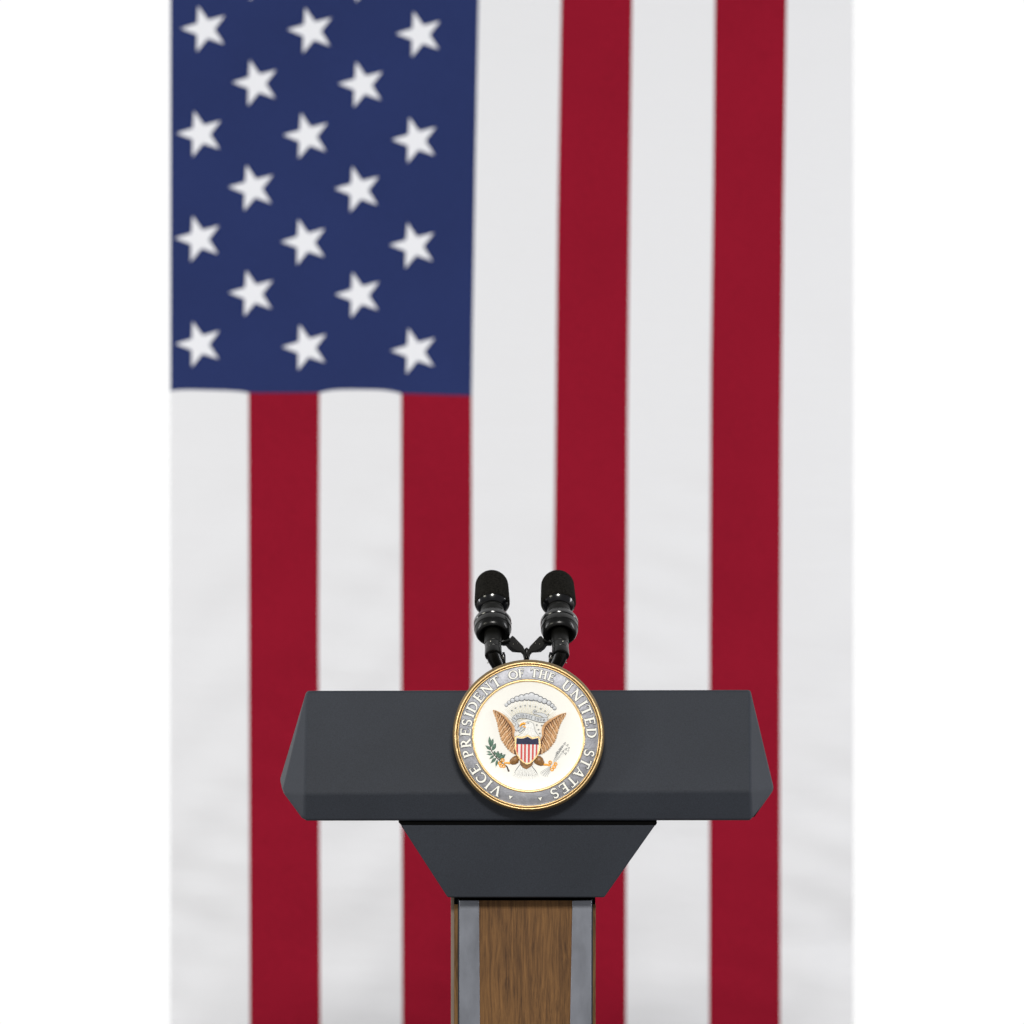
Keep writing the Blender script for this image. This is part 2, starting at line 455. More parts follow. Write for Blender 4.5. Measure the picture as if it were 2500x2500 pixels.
H0 = 27.0        # band surface height, mm
mb = lathe([(0.01, 0), (150, 0), (182.5, 0), (184.6, 2), (184.8, 14), (184.0, 21), (181.6, 25.5), (179.4, 27.5)][::-1])
mb.build('rim', M['gold_dark'], seal)
mb = lathe(half_round(175.5, 179.4, 27.5, 2.2) )
lathe(half_round(169.8, 173.3, 27.2, 2.0), mb=mb)
lathe([(175.6, 27.8), (175.3, 25.8), (173.5, 25.8), (173.2, 27.5)], mi=1, mb=mb)  # groove between the beads, its shade put into the darker gold
mb.build('rim_bead', [M['gold'], M['gold_dark']], seal)
mb = lathe([(169.6, 27.2), (169.0, H0 - 0.8), (167.5, H0 - .2), (139.0, H0 + 1.5), (138.4, H0 + 1.5)])
band = mb.build('lettering_band', M['silver_band'], seal)
mb = lathe(half_round(132.0, 138.4, H0, 3.6, 10)); mb.build('inner_bead', M['gold'], seal)
prof = [(132.0, H0)] + [(r, H0 - 1.0 - 4.5 * (1 - (r / 131.5) ** 4)) for r in (131.5, 130, 127, 123, 118, 110, 100, 85, 60, 30, 0.01)]
mb = lathe(prof, n=128); mb.build('field', M['cream'], seal)
HF = H0 - 5.0    # emblem base height
mb = MB()
v, f = prism_pts([(-0.05, 0.0, -0.10), (0.05, 0.0, -0.10), (0.05, 0.0, 0.08), (-0.05, 0.0, 0.08)],
                 [(-0.05, 0.016, -0.10), (0.05, 0.016, -0.10), (0.05, 0.085, 0.08), (-0.05, 0.085, 0.08)])
mb.add(v, f); mb.build('mounting_block', M['black_matte'], seal)

def ribbon(mb, pts, wid, h, hb, mi=0, ext=0.0, grow=0.0):
    """flat-topped stroke, prism from hb up to h"""
    n = len(pts)
    wid = wid if isinstance(wid, (list, tuple)) else [wid] * n
    Pv = [Vector(p) for p in pts]
    if ext or grow:
        d = (Pv[0] - Pv[1]).normalized(); Pv[0] = Pv[0] + d * (ext + grow)
        d = (Pv[-1] - Pv[-2]).normalized(); Pv[-1] = Pv[-1] + d * (ext + grow)
    Lf, Rt = [], []
    for i in range(n):
        t = (Pv[min(i + 1, n - 1)] - Pv[max(i - 1, 0)])
        if t.length < 1e-9: t = Vector((1, 0))
        t.normalize(); nn = Vector((-t.y, t.x)); q = wid[i] / 2 + grow
        Lf.append(Pv[i] + nn * q); Rt.append(Pv[i] - nn * q)
    v = []
    for L_, R_ in zip(Lf, Rt):
        v += [V3(L_.x, L_.y, h), V3(R_.x, R_.y, h), V3(L_.x, L_.y, hb), V3(R_.x, R_.y, hb)]
    f = []
    for i in range(n - 1):
        a = 4 * i; b = a + 4
        f += [(a, a + 1, b + 1, b), (a, b, b + 2, a + 2), (a + 1, a + 3, b + 3, b + 1)]
    f += [(0, 2, 3, 1), (4 * n - 4, 4 * n - 3, 4 * n - 1, 4 * n - 2)]
    mb.add(v, f, mi)

def ridge(mb, pts, wid, hts, hb, mi=0, n=6):
    """rounded stroke (half ellipse section) standing on hb"""
    k = len(pts)
    wid = wid if isinstance(wid, (list, tuple)) else [wid] * k
    hts = hts if isinstance(hts, (list, tuple)) else [hts] * k
    Pv = [Vector(p) for p in pts]; v = []
    for i in range(k):
        t = (Pv[min(i + 1, k - 1)] - Pv[max(i - 1, 0)]).normalized()
        nn = Vector((-t.y, t.x))
        for j in range(n + 1):
            a = PI * j / n
            q = Pv[i] + nn * (wid[i] / 2 * math.cos(a))
            v.append(V3(q.x, q.y, hb + hts[i] * math.sin(a)))
    W = n + 1
    f = [(i * W + j, i * W + j + 1, (i + 1) * W + j + 1, (i + 1) * W + j) for i in range(k - 1) for j in range(n)]
    mb.add(v, f, mi, True)
    mb.add(v[:W], [tuple(range(W))], mi); mb.add(v[-W:], [tuple(range(W))], mi)

def feather(mb, p0, p1, w, h, hb, mi=0):
    p0 = Vector(p0); p1 = Vector(p1); pts = []; ws = []; hs = []
    for t, q in ((0, .55), (.3, .85), (.65, 1.0), (.85, .9), (.95, .6), (1, .15)):
        pts.append(p0 + (p1 - p0) * t); ws.append(w * q); hs.append(h * (.5 + .5 * q))
    ridge(mb, pts, ws, hs, hb, mi)

def poly(mb, pts, h, hb, mi=0, grow=0.0, smooth=False):
    if grow:
        c = Vector((sum(p[0] for p in pts) / len(pts), sum(p[1] for p in pts) / len(pts)))
        n = len(pts); out = []
        ar = sum(pts[i][0] * pts[(i + 1) % n][1] - pts[(i + 1) % n][0] * pts[i][1] for i in range(n))
        sg = 1 if ar > 0 else -1
        for i in range(n):
            t = (Vector(pts[(i + 1) % n]) - Vector(pts[i - 1])).normalized()
            out.append(Vector(pts[i]) + Vector((t.y, -t.x)) * sg * grow)
        pts = out
    fr = [V3(p[0], p[1], h) for p in pts]; bk = [V3(p[0], p[1], hb) for p in pts]
    v, f = prism_pts(fr, bk)
    mb.add(v, f[:1] + f[2:], mi)

def dome(mb, c, r, h, hb, mi=0, n=20, rings=5, ry=None):
    ry = ry or r
    v = [V3(c[0], c[1], hb + h)]
    for i in range(1, rings + 1):
        a = PI / 2 * i / rings
        for k in range(n):
            v.append(V3(c[0] + r * math.sin(a) * math.cos(2 * PI * k / n), c[1] + ry * math.sin(a) * math.sin(2 * PI * k / n), hb + h * math.cos(a)))
    f = [(0, 1 + k, 1 + (k + 1) % n) for k in range(n)]
    for i in range(rings - 1):
        for k in range(n):
            a = 1 + i * n; b = a + n
            f.append((a + k, b + k, b + (k + 1) % n, a + (k + 1) % n))
    mb.add(v, f, mi, True)

# ---- roman capitals drawn as strokes in a unit-height box
TH, TN, SF = 0.20, 0.115, 0.085
def arc(cx, cy, rx, ry, a0, a1, thick=TH, thin=TN, n=14):
    p, w_ = [], []
    for i in range(n + 1):
        a = math.radians(a0 + (a1 - a0) * i / n)
        p.append((cx + rx * math.cos(a), cy + ry * math.sin(a)))
        w_.append(thin + (thick - thin) * abs(math.cos(a)) ** 1.5)
    return (p, w_)
def ser(x, y, l=0.17): return ([(x - l, y), (x + l, y)], SF)
def glyph(c):
    b, t = SF / 2, 1 - SF / 2
    if c == 'I': return 0.36, [([(.18, 0), (.18, 1)], TH), ser(.18, b), ser(.18, t)]
    if c in 'EF':
        s = [([(.17, 0), (.17, 1)], TH), ser(.15, b, .15), ser(.15, t, .15), ([(.1, t), (.64, t)], SF + .015), ([(.64, 1), (.645, .76)], [.10, .03]),
             ([(.17, .52), (.50, .52)], TN), ([(.50, .64), (.50, .40)], .055)]
        if c == 'E': s += [([(.1, b), (.68, b)], SF + .015), ([(.68, 0), (.70, .27)], [.11, .03])]
        return (.76 if c == 'E' else .70), s
    if c == 'T': return .86, [([(.43, 0), (.43, 1)], TH), ser(.43, b), ([(.03, t), (.83, t)], SF + .02), ([(.05, 1), (.03, .76)], [.11, .03]), ([(.81, 1), (.83, .76)], [.11, .03])]
    if c == 'H': return .92, [([(.18, 0), (.18, 1)], TH), ([(.74, 0), (.74, 1)], TH), ser(.18, b), ser(.18, t), ser(.74, b), ser(.74, t), ([(.18, .52), (.74, .52)], TN)]
    if c == 'N': return 1.0, [([(.18, 0), (.18, 1)], TN), ([(.84, 0), (.84, 1)], TN), ([(.16, .97), (.84, .05)], TH), ser(.18, b, .15), ser(.14, t, .13), ser(.84, t, .15)]
    if c == 'V': return .96, [([(.16, 1), (.50, .02)], TH), ([(.82, 1), (.50, .02)], TN), ser(.16, t, .15), ser(.82, t, .13)]
    if c == 'A': return .98, [([(.50, .99), (.84, 0)], TH), ([(.50, .99), (.16, 0)], TN), ([(.27, .34), (.72, .34)], TN), ser(.15, b, .13), ser(.84, b, .15)]
    if c == 'U': return .94, [([(.20, 1), (.20, .32)], TH), arc(.47, .34, .27, .30, 180, 360, TH, TN), ([(.74, 1), (.74, .32)], TN + .02), ser(.20, t), ser(.74, t, .14)]
    if c == 'P': return .72, [([(.18, 0), (.18, 1)], TH), ser(.18, b), ([(.03, t), (.36, t)], SF), arc(.34, .735, .28, .23, 90, -90), ([(.18, .505), (.36, .505)], SF)]
    if c == 'R': return .88, [([(.18, 0), (.18, 1)], TH), ser(.18, b), ([(.03, t), (.36, t)], SF), arc(.34, .735, .27, .23, 90, -90), ([(.18, .505), (.36, .505)], SF), ([(.38, .50), (.76, .02)], TH), ([(.66, b), (.88, b)], SF)]
    if c == 'B': return .76, [([(.18, 0), (.18, 1)], TH), ([(.03, t), (.36, t)], SF), ([(.03, b), (.38, b)], SF), arc(.34, .745, .24, .22, 90, -90), arc(.36, .275, .28, .24, 90, -90), ([(.18, .52), (.36, .52)], SF)]
    if c == 'D': return .98, [([(.18, 0), (.18, 1)], TH), ([(.03, t), (.40, t)], SF), ([(.03, b), (.40, b)], SF), arc(.38, .5, .46, .465, 90, -90, TH, SF)]
    if c == 'O': return 1.0, [arc(.5, .5, .42, .45, 0, 360, TH, TN, 28)]
    if c == 'C': return .90, [arc(.52, .5, .43, .45, 48, 318, TH, TN, 24), ([(.80, .98), (.81, .72)], [.04, .10]), ([(.81, .10), (.84, .24)], .04)]
    if c == 'S': return .66, [arc(.33, .73, .23, .23, 35, 270, TH * .8, TN + .03, 14), arc(.33, .27, .25, .235, 90, -145, TH * .85, TN + .03, 14), ([(.52, .97), (.53, .74)], [.04, .08]), ([(.07, .03), (.06, .28)], [.04, .08])]
    if c == 'L': return .66, [([(.18, 0), (.18, 1)], TH), ser(.18, t), ([(.05, b), (.60, b)], SF), ([(.60, 0), (.61, .25)], [.09, .03])]
    if c == 'M': return 1.1, [([(.16, 0), (.18, 1)], TN), ([(.94, 0), (.92, 1)], TH * .8), ([(.18, 1), (.55, .1)], TH * .8), ([(.92, 1), (.55, .1)], TN)]
    return .4, []

def put_glyph(mb, c, org, ang, height, width, h, hb, mi, mo=None, thin=None):
    """org = centre of the glyph box (px), ang = clockwise rotation in radians"""
    w0, strokes = glyph(c)
    sx_ = width / w0
    ca, sa = math.cos(-ang), math.sin(-ang)
    def tr(p):
        x = (p[0] - w0 / 2) * sx_; y = (p[1] - .5) * height
        return (org[0] + x * ca - y * sa, org[1] + x * sa + y * ca)
    for k, (p, wd) in enumerate(strokes):
        wl = wd if isinstance(wd, list) else [wd] * len(p)
        q = [tr(a) for a in p]
        wl = [(thin if thin else a * height * (.5 + .5 * sx_ / height)) for a in wl]
        if mo is not None: ribbon(mb, q, wl, h - .75 + .03 * k, hb, mo, grow=0.85)
        ribbon(mb, q, wl, h + .05 * k, hb, mi)

letters = [('V', 210.6, 25), ('I', 219.4, 9.5), ('C', 228.2, 23), ('E', 238.0, 20),
           ('P', 253.6, 18), ('R', 263.4, 22), ('E', 273.6, 19), ('S', 282.2, 16), ('I', 289.8, 9.5), ('D', 297.6, 25), ('E', 308.0, 19), ('N', 318.4, 26), ('T', 328.8, 21),
           ('O', 345.9, 23), ('F', 353.4, 14), ('T', 5.4, 19), ('H', 13.4, 20), ('E', 21.4, 16),
           ('U', 37.8, 24), ('N', 49.6, 26), ('I', 59.4, 9.5), ('T', 66.6, 21), ('E', 76.8, 20), ('D', 87.4, 25),
           ('S', 105.9, 16), ('T', 115.6, 21), ('A', 125.9, 24), ('T', 136.2, 21), ('E', 145.8, 19), ('S', 155.5, 17)]
for i, (c, phi, wd) in enumerate(letters):
    mb = MB()
    a = math.radians(phi)
    small = 13 <= i <= 17
    r = 153.4; hh = 21 if small else 24.5
    put_glyph(mb, c, (r * math.sin(a), r * math.cos(a)), a, hh, wd, H0 + 3.6, H0 - .6, 0, 1)
    mb.build('letter', [M['letter'], M['outline']], band)
for phi in (196.5, 169.5):
    mb = MB(); a = math.radians(phi); cx, cy = 155 * math.sin(a), 155 * math.cos(a)
    rot = -a + PI
    tri = []
    for k in range(6):
        q = 6.0 if k % 2 == 0 else 2.6
        b = PI / 2 + k * PI / 3 - a
        tri.append((cx + q * math.cos(b), cy + q * math.sin(b)))
    poly(mb, tri, H0 + 3.2, H0 - .6, 1, grow=.9); poly(mb, tri, H0 + 4.0, H0 - .6, 0)
    mb.build('ornament', [M['letter'], M['outline']], band)

# ---- rays and stars behind the eagle
mb = MB()
oc = A2(965, 1150)
nr = 46
for i in range(nr):
    a = math.radians(-56 + 112 * i / (nr - 1))
    if 0.0 < abs(abs(math.degrees(a)) - 47) < 1.3: continue
    Rr = (1020 - 3.2 * abs(math.degrees(a))) / 8.782 * (0.97 if i % 3 else 1.0) * .94
    ra = 330 / 8.782 if abs(math.degrees(a)) < 40 else 520 / 8.782
    if i % 2 == 0:
        p0 = (oc[0] + ra * math.sin(a), oc[1] + ra * math.cos(a)); p1 = (oc[0] + Rr * math.sin(a), oc[1] + Rr * math.cos(a))
        ridge(mb, [p0, p1], .8, .35, HF, 0, 3)
    else:
        q = ra
        while q < Rr:
            c = (oc[0] + q * math.sin(a), oc[1] + q * math.cos(a))
            dome(mb, c, .7, .5, HF, 1, 6, 2); q += 3.1
rays = mb.build('rays', [M['ray'], M['pale_line']], seal)
for (x, y) in [(610, 640), (690, 590), (795, 555), (895, 535), (1000, 545), (1115, 560), (1230, 605), (1320, 655), (1395, 730), (1145, 950), (1250, 960), (1180, 1050), (1210, 1130)]:
    mb = MB(); c = A2(x, y); pp = []
    for k in range(10):
        q = 2.9 if k % 2 == 0 else 1.2
        pp.append((c[0] + q * math.sin(k * PI / 5), c[1] + q * math.cos(k * PI / 5)))
    poly(mb, pp, HF + 1.0, HF - .5)
    mb.build('small_star', M['pale_line'], rays)

# ---- cloud arc
mb = MB()
cl = [(490, 518, 44), (1527, 590, 44), (550, 470, 44), (1475, 535, 46), (625, 425, 52), (1405, 480, 52), (720, 388, 60), (1310, 440, 60), (820, 368, 70), (1215, 402, 66), (930, 352, 72), (1130, 366, 72), (1030, 345, 88)]
for k, (x, y, r) in enumerate(cl):
    c = A2(x, y); r /= 8.782
    hb = HF + .12 * k
    dome(mb, c, r + .8, 1.2, hb, 1, 24, 4)
    dome(mb, c, r - .7, 1.5, hb + .35, 0, 24, 5)
mb.build('cloud_arc', [M['cloud'], M['grey_line']], seal)

# ---- banner
mb = MB()
def smooth_line(pts, n=6):
    out = []
    q = [pts[0]] + list(pts) + [pts[-1]]
    for i in range(1, len(q) - 2):
        p0, p1, p2, p3 = q[i - 1], q[i], q[i + 1], q[i + 2]
        for k in range(n):
            t = k / n
            out.append(tuple(.5 * ((2 * p1[d]) + (-p0[d] + p2[d]) * t + (2 * p0[d] - 5 * p1[d] + 4 * p2[d] - p3[d]) * t * t + (-p0[d] + 3 * p1[d] - 3 * p2[d] + p3[d]) * t ** 3) for d in (0, 1)))
    out.append(tuple(pts[-1])); return out
main = smooth_line([A2(*p) for p in [(650, 850), (690, 790), (770, 752), (860, 748), (960, 765), (1060, 795), (1160, 828), (1260, 845), (1365, 838)]])
parts = [([(650, 850), (700, 900), (730, 945)], [7, 5, 4], 0), ([(735, 940), (700, 1000), (705, 1055)], [5, 8, 4], .25), ([(700, 1060), (760, 1030), (800, 960)], [3, 6, 5], .1),
         ([(770, 1095), (830, 1040), (880, 1005)], [4, 5, 3], .2), ([(1340, 800), (1300, 750), (1220, 720), (1140, 705)], [9, 9, 6, 3], -.3),
         ([(1140, 705), (1090, 700), (1080, 660), (1110, 635), (1130, 660)], [2.5, 2.5, 2.2, 2, 1.6], 0)]
for pp, ww, dh in parts:
    q = smooth_line([A2(*p) for p in pp], 4)
    wl = [interp([(j * 4, x) for j, x in enumerate(ww)], i) for i in range(len(q))]
    ribbon(mb, q, wl, HF + 1.3 + dh, HF - .5, 1, grow=.75)
    ribbon(mb, q, wl, HF + 1.7 + dh, HF - .5, 0)
ribbon(mb, main, 10.5, HF + 1.9, HF - .5, 1, grow=.9)
ribbon(mb, main, 10.5, HF + 2.4, HF - .5, 0)
txt = 'E PLURIBUS UNUM'
tot = len(main) - 1
wts = [.62 if ch == ' ' else glyph(ch)[0] + .16 for ch in txt]
tw = sum(wts); acc = 0
for ch, wt in zip(txt, wts):
    t = (acc + wt / 2) / tw * .90 + .055; acc += wt
    if ch == ' ': continue
    i = min(int(t * tot), tot - 1); fr = t * tot - i
    a = Vector(main[i]); b = Vector(main[i + 1]); c = a + (b - a) * fr
    d = b - a; ang = -math.atan2(d.y, d.x)
    put_glyph(mb, ch, c, ang, 6.2, (wt - .16) * 4.9, HF + 2.9, HF + 2.0, 2, None, thin=.8)
mb.build('banner', [M['ribbon'], M['grey_line'], M['grey_line']], seal)

# ---- eagle
eagle = MB()
body = [A2(*p) for p in [(690, 1195), (770, 1165), (840, 1125), (885, 1075), (905, 1010), (890, 960), (885, 915), (930, 885), (1000, 880), (1060, 912), (1085, 990), (1105, 1080), (1150, 1150), (1210, 1200), (1190, 1400), (1060, 1720), (800, 1720), (700, 1400)]]
poly(eagle, body, HF + 2.2, HF - .6, 1, grow=1.0)
poly(eagle, body, HF + 2.8, HF - .6, 0)
for (x, y, x2, y2) in [(960, 940, 930, 1060), (1000, 930, 985, 1090), (1040, 960, 1040, 1110), (900, 1080, 850, 1150), (950, 1070, 920, 1160), (1000, 1090, 990, 1170), (1050, 1090, 1070, 1180), (1080, 1120, 1130, 1190)]:
    feather(eagle, A2(x, y), A2(x2, y2), 5.5, .8, HF + 2.6, 0)
eagle = eagle.build('eagle', [M['white_relief'], M['pale_line']], seal)
def sub(name, mb, mats): return mb.build(name, mats, eagle)

def resample(pts, n):
    L_ = [0]
    for a, b in zip(pts, pts[1:]): L_.append(L_[-1] + math.dist(a, b))
    out = []
    for i in range(n):
        t = L_[-1] * i / (n - 1)
        for k in range(len(pts) - 1):
            if t <= L_[k + 1] + 1e-9:
                u = (t - L_[k]) / max(L_[k + 1] - L_[k], 1e-9)
                out.append((pts[k][0] + (pts[k + 1][0] - pts[k][0]) * u, pts[k][1] + (pts[k + 1][1] - pts[k][1]) * u)); break
    return out
wingL_lead = [(215, 632), (290, 655), (370, 705), (450, 770), (520, 845), (585, 920), (632, 990), (650, 1060), (640, 1130), (645, 1200), (690, 1260), (700, 1420), (705, 1590)]
wingL_out = [(215, 632), (240, 720), (272, 810), (300, 900), (318, 985), (335, 1070), (362, 1160), (385, 1245), (425, 1320), (475, 1395), (520, 1455), (570, 1505), (625, 1550), (705, 1592)]
wingR_lead = [(1765, 692), (1690, 712), (1600, 755), (1510, 808), (1430, 855), (1350, 915), (1298, 975), (1278, 1040), (1275, 1110), (1275, 1180), (1235, 1260), (1215, 1420), (1190, 1590)]
wingR_out = [(1765, 692), (1745, 765), (1700, 835), (1655, 915), (1620, 1000), (1592, 1085), (1568, 1165), (1545, 1250), (1510, 1325), (1455, 1395), (1395, 1470), (1335, 1515), (1265, 1560), (1190, 1592)]
for lead, outl in ((wingL_lead, wingL_out), (wingR_lead, wingR_out)):
    mb = MB()
    ld = [A2(*p) for p in lead]; ou = [A2(*p) for p in outl]
    n = 60
    a = resample(ld, n); b = resample(ou, n)
    v = []
    for i in range(n):
        v += [V3(*a[i], HF + 1.1), V3(*b[i], HF + 1.1), V3(*b[i], HF - .5), V3(*a[i], HF - .5)]
    f = []
    for i in range(n - 1):
        p, q = 4 * i, 4 * i + 4
        f += [(p, p + 1, q + 1, q), (p + 1, p + 2, q + 2, q + 1), (p + 3, p, q, q + 3)]
    mb.add(v, f, 0)
    # flight feathers: root on the middle line, tip on the outer line
    NF = 21
    A = resample(ld, NF * 4); B = resample(ou, NF * 4)
    for k in range(1, NF):
        j = int(k * 4 * .98)
        tip = B[j]; ri = max(0, int(j * 1.0 - 7)); root = A[ri]
        mid = (A[j][0] * .5 + B[j][0] * .5, A[j][1] * .5 + B[j][1] * .5)
        m0 = (A[ri][0] * .52 + B[ri][0] * .48, A[ri][1] * .52 + B[ri][1] * .48)
        ex = ((tip[0] - m0[0]) * .10, (tip[1] - m0[1]) * .10)
        feather(mb, m0, (tip[0] + ex[0], tip[1] + ex[1]), 5.0 if k > 7 else 4.0, 1.6, HF + .8, 1 if k % 2 else 2)
    for k in range(3, NF - 1):
        j = int(k * 4 * .98); ri = max(0, j - 5)
        r0 = (A[ri][0] * .85 + B[ri][0] * .15, A[ri][1] * .85 + B[ri][1] * .15)
        t0 = (A[j][0] * .42 + B[j][0] * .58, A[j][1] * .42 + B[j][1] * .58)
        feather(mb, r0, t0, 4.2, 2.3, HF + 1.2, 2 if k % 2 else 1)
    up = A[:int(len(A) * .74)]
    ws = [1.6 + 5.8 * math.sin(min(1, i / (len(up) * .62)) * PI / 2) ** 1.2 * (1 if i < len(up) * .7 else max(.3, 1 - (i - len(up) * .7) / (len(up) * .33))) for i in range(len(up))]
    ridge(mb, up, ws, [1.2 + w_ * .32 for w_ in ws], HF + 1.4, 1, 8)
    sub('wing', mb, [M['brown'], M['tan'], M['tan_light']])

mb = MB()
ridge(mb, [A2(*p) for p in [(905, 925), (860, 915), (815, 935), (790, 965), (785, 998)]], [5.5, 5.2, 4.6, 3.4, .8], [2, 2, 1.8, 1.4, .5], HF + 2.2)
ridge(mb, [A2(*p) for p in [(910, 1000), (880, 985), (845, 985)]], [4, 3.4, 1.5], [1.6, 1.3, .6], HF + 1.8)
sub('beak', mb, [M['orange']])
mb = MB(); dome(mb, A2(962, 912), 1.5, .8, HF + 3.1, 0, 10, 3, 1.0); ridge(mb, [A2(930, 905), A2(985, 900)], [.8, .5], .5, HF + 3.2, 0, 4)
sub('eye', mb, [M['stem']])

for pts_, bellys in (([(560, 1760), (575, 1700), (620, 1650), (680, 1612), (730, 1605), (765, 1680), (745, 1755), (690, 1788), (620, 1795)], 0),
                     ([(1100, 1665), (1150, 1625), (1210, 1618), (1265, 1660), (1300, 1740), (1295, 1805), (1235, 1822), (1160, 1800), (1090, 1755)], 0)):
    mb = MB(); q = [A2(*p) for p in pts_]
    poly(mb, q, HF + .9, HF - .5, 0, grow=.7)
    cx = sum(p[0] for p in q) / len(q); cy = sum(p[1] for p in q) / len(q)
    n = len(q); v = [V3(cx, cy, HF + 4.2)]
    for lv, hh in ((.45, 3.8), (.75, 2.8), (1.0, .9)):
        v += [V3(cx + (p[0] - cx) * lv, cy + (p[1] - cy) * lv, HF + hh) for p in q]
    f = [(0, 1 + i, 1 + (i + 1) % n) for i in range(n)]
    for l in range(2):
        f += [(1 + l * n + i, 1 + (l + 1) * n + i, 1 + (l + 1) * n + (i + 1) % n, 1 + l * n + (i + 1) % n) for i in range(n)]
    mb.add(v, f, 1, True)
    sub('thigh', mb, [M['brown'], M['thigh']])
for leg, rings, toe in (([(575, 1768), (500, 1760), (445, 1765)], [(415, 1700), (352, 1768), (380, 1822), (440, 1828)], (0, 0)),
                        ([(1290, 1795), (1360, 1800), (1440, 1825)], [(1430, 1752), (1545, 1785), (1515, 1845), (1470, 1900)], (0, 0))):
    mb = MB()
    ridge(mb, [A2(*p) for p in leg], [6.5, 4.6, 5.2], [2, 1.7, 1.7], HF)
    for (x, y) in rings:
        c = A2(x, y); pp = [(c[0] + 3.4 * math.cos(a), c[1] + 3.4 * math.sin(a)) for a in [math.radians(d) for d in range(0, 361, 30)]]
        ridge(mb, pp, 3.0, 2.4, HF + .6, 0, 5)
        dome(mb, c, 1.6, 1.2, HF + .9, 1, 8, 3)
    sub('talon', mb, [M['orange'], M['white_relief']])
mb = MB()
for k in range(13):
    t = k / 12
    a = math.radians(-52 + 104 * t)
    root = A1(930 + (t - .5) * 100, 1265); R_ = 38 + 3 * math.cos(a * 1.2) - (2.5 if k % 2 else 0)
    tip = (A1(935, 1250)[0] + R_ * 1.08 * math.sin(a) * .98, A1(935, 1250)[1] - R_ * math.cos(a * .72) * 1.12)
    feather(mb, root, tip, 9.4, 1.5, HF - .4, 1)
    feather(mb, root, (tip[0] * .99 + root[0] * .01, tip[1] * .98 + root[1] * .02), 5.0, 1.9 + .3 * (k % 2), HF - .2, 0)
sub('tail', mb, [M['white_relief'], M['grey_line']])
mb = MB()
q = [A2(*p) for p in [(780, 1690), (1070, 1710), (1052, 1790), (1000, 1850), (920, 1895), (850, 1860), (795, 1800)]]
poly(mb, q, HF + 1.8, HF - .5, 0, grow=.5); poly(mb, q, HF + 2.6, HF - .5, 1)
sub('belly', mb, [M['brown'], M['thigh']])

# ---- shield
sh = [(690, 1203), (722, 1186), (800, 1212), (850, 1210), (905, 1190), (950, 1168), (990, 1192), (1045, 1228), (1110, 1212), (1188, 1196), (1212, 1290), (1214, 1400), (1198, 1500), (1160, 1600), (1090, 1690), (1010, 1758), (930, 1793), (850, 1748), (775, 1680), (720, 1580), (690, 1460), (680, 1320)]
mb = MB()
q = [A2(*p) for p in sh]
poly(mb, q, HF + 4.0, HF - .5, 1, grow=.8)
poly(mb, q, HF + 4.6, HF - .5, 0)
poly(mb, q, HF + 4.9, HF + 4, 2, grow=-2.6)
top_in = [(712, 1228), (800, 1240), (860, 1236), (945, 1200), (1040, 1252), (1110, 1240), (1180, 1224)]
poly(mb, [A2(*p) for p in top_in] + [A2(1188, 1368), A2(704, 1356)], HF + 5.3, HF + 4, 3)
def low(x):
    return interp([(690, 1440), (722, 1545), (775, 1650), (850, 1718), (930, 1762), (1010, 1728), (1090, 1662), (1150, 1575), (1190, 1470), (1200, 1440)], x)
for x0, x1 in ((708, 745), (798, 838), (872, 915), (955, 1000), (1042, 1082), (1124, 1160)):
    y0a = 1358 + (x0 - 704) * .02
    pp = [(x0, y0a), (x1, y0a)]
    sh_ = -12
    bx1, bx0 = x1 + sh_ * (x1 - 700) / 400 * .6, x0 + sh_ * (x0 - 700) / 400 * .6
    pp += [(bx1, low(bx1)), ((bx0 + bx1) / 2, low((bx0 + bx1) / 2)), (bx0, low(bx0))]
    poly(mb, [A2(*p) for p in pp], HF + 5.25, HF + 4, 4)
# gold edge bead
qq = [A2(*p) for p in sh]; qq = qq + [qq[0]]
ridge(mb, qq, 2.6, 1.5, HF + 4.4, 0, 5)
mb.build('shield', [M['gold'], M['brown'], M['white_relief'], M['navy'], M['shield_red']], seal)

# ---- olive branch
mb = MB()
st = smooth_line([A2(*p) for p in [(140, 1400), (175, 1500), (235, 1590), (310, 1675), (400, 1755), (470, 1810)]], 4)
LS = 1.3
lv = [((150, 1400), (130, 1205), 7.5), ((160, 1420), (208, 1255), 6), ((190, 1490), (262, 1355), 7.5), ((150, 1480), (48, 1385), 7.5), ((165, 1530), (55, 1520), 6), ((200, 1575), (60, 1575), 7.5),
      ((225, 1600), (130, 1680), 7), ((270, 1660), (150, 1775), 8), ((300, 1700), (262, 1860), 7.5), ((240, 1600), (238, 1510), 6), ((290, 1640), (318, 1515), 7), ((320, 1660), (395, 1555), 7), ((345, 1690), (465, 1585), 7), ((250, 1660), (180, 1715), 6)]
for k, (a, b, w_) in enumerate(lv):
    a = A2(*a); b = A2(*b)
    def leafpts(e):
        P0 = Vector(a); P1 = Vector(b); d = (P1 - P0)
        return [P0 - d * .02 * e, P0 + d * .2, P0 + d * .45, P0 + d * .7, P0 + d * .88, P0 + d * (1 + .06 * e)]
    ridge(mb, leafpts(1), [w_ * LS * x + 1.5 for x in (.2, .75, 1, .8, .4, 0)], [.9 + .1 * (k % 4)] * 6, HF, 1)
    ridge(mb, leafpts(0), [w_ * LS * x - .5 for x in (.25, .75, 1, .8, .45, .12)], [1.6 + .12 * (k % 4)] * 6, HF + .1, 0)
    ridge(mb, [a, b], [.5, .3], .5, HF + 1.75 + .12 * (k % 4), 1, 3)
ridge(mb, st, 2.0, 1.9, HF + .6, 2)
e_ = smooth_line([A2(*p) for p in [(455, 1795), (500, 1835), (530, 1900), (548, 1945)]], 4)
ridge(mb, e_, [2.2 + 3.2 * i / (len(e_) - 1) for i in range(len(e_))], 2.4, HF, 2)
mb.build('olive_branch', [M['leaf'], M['leaf_dark'], M['stem']], seal)

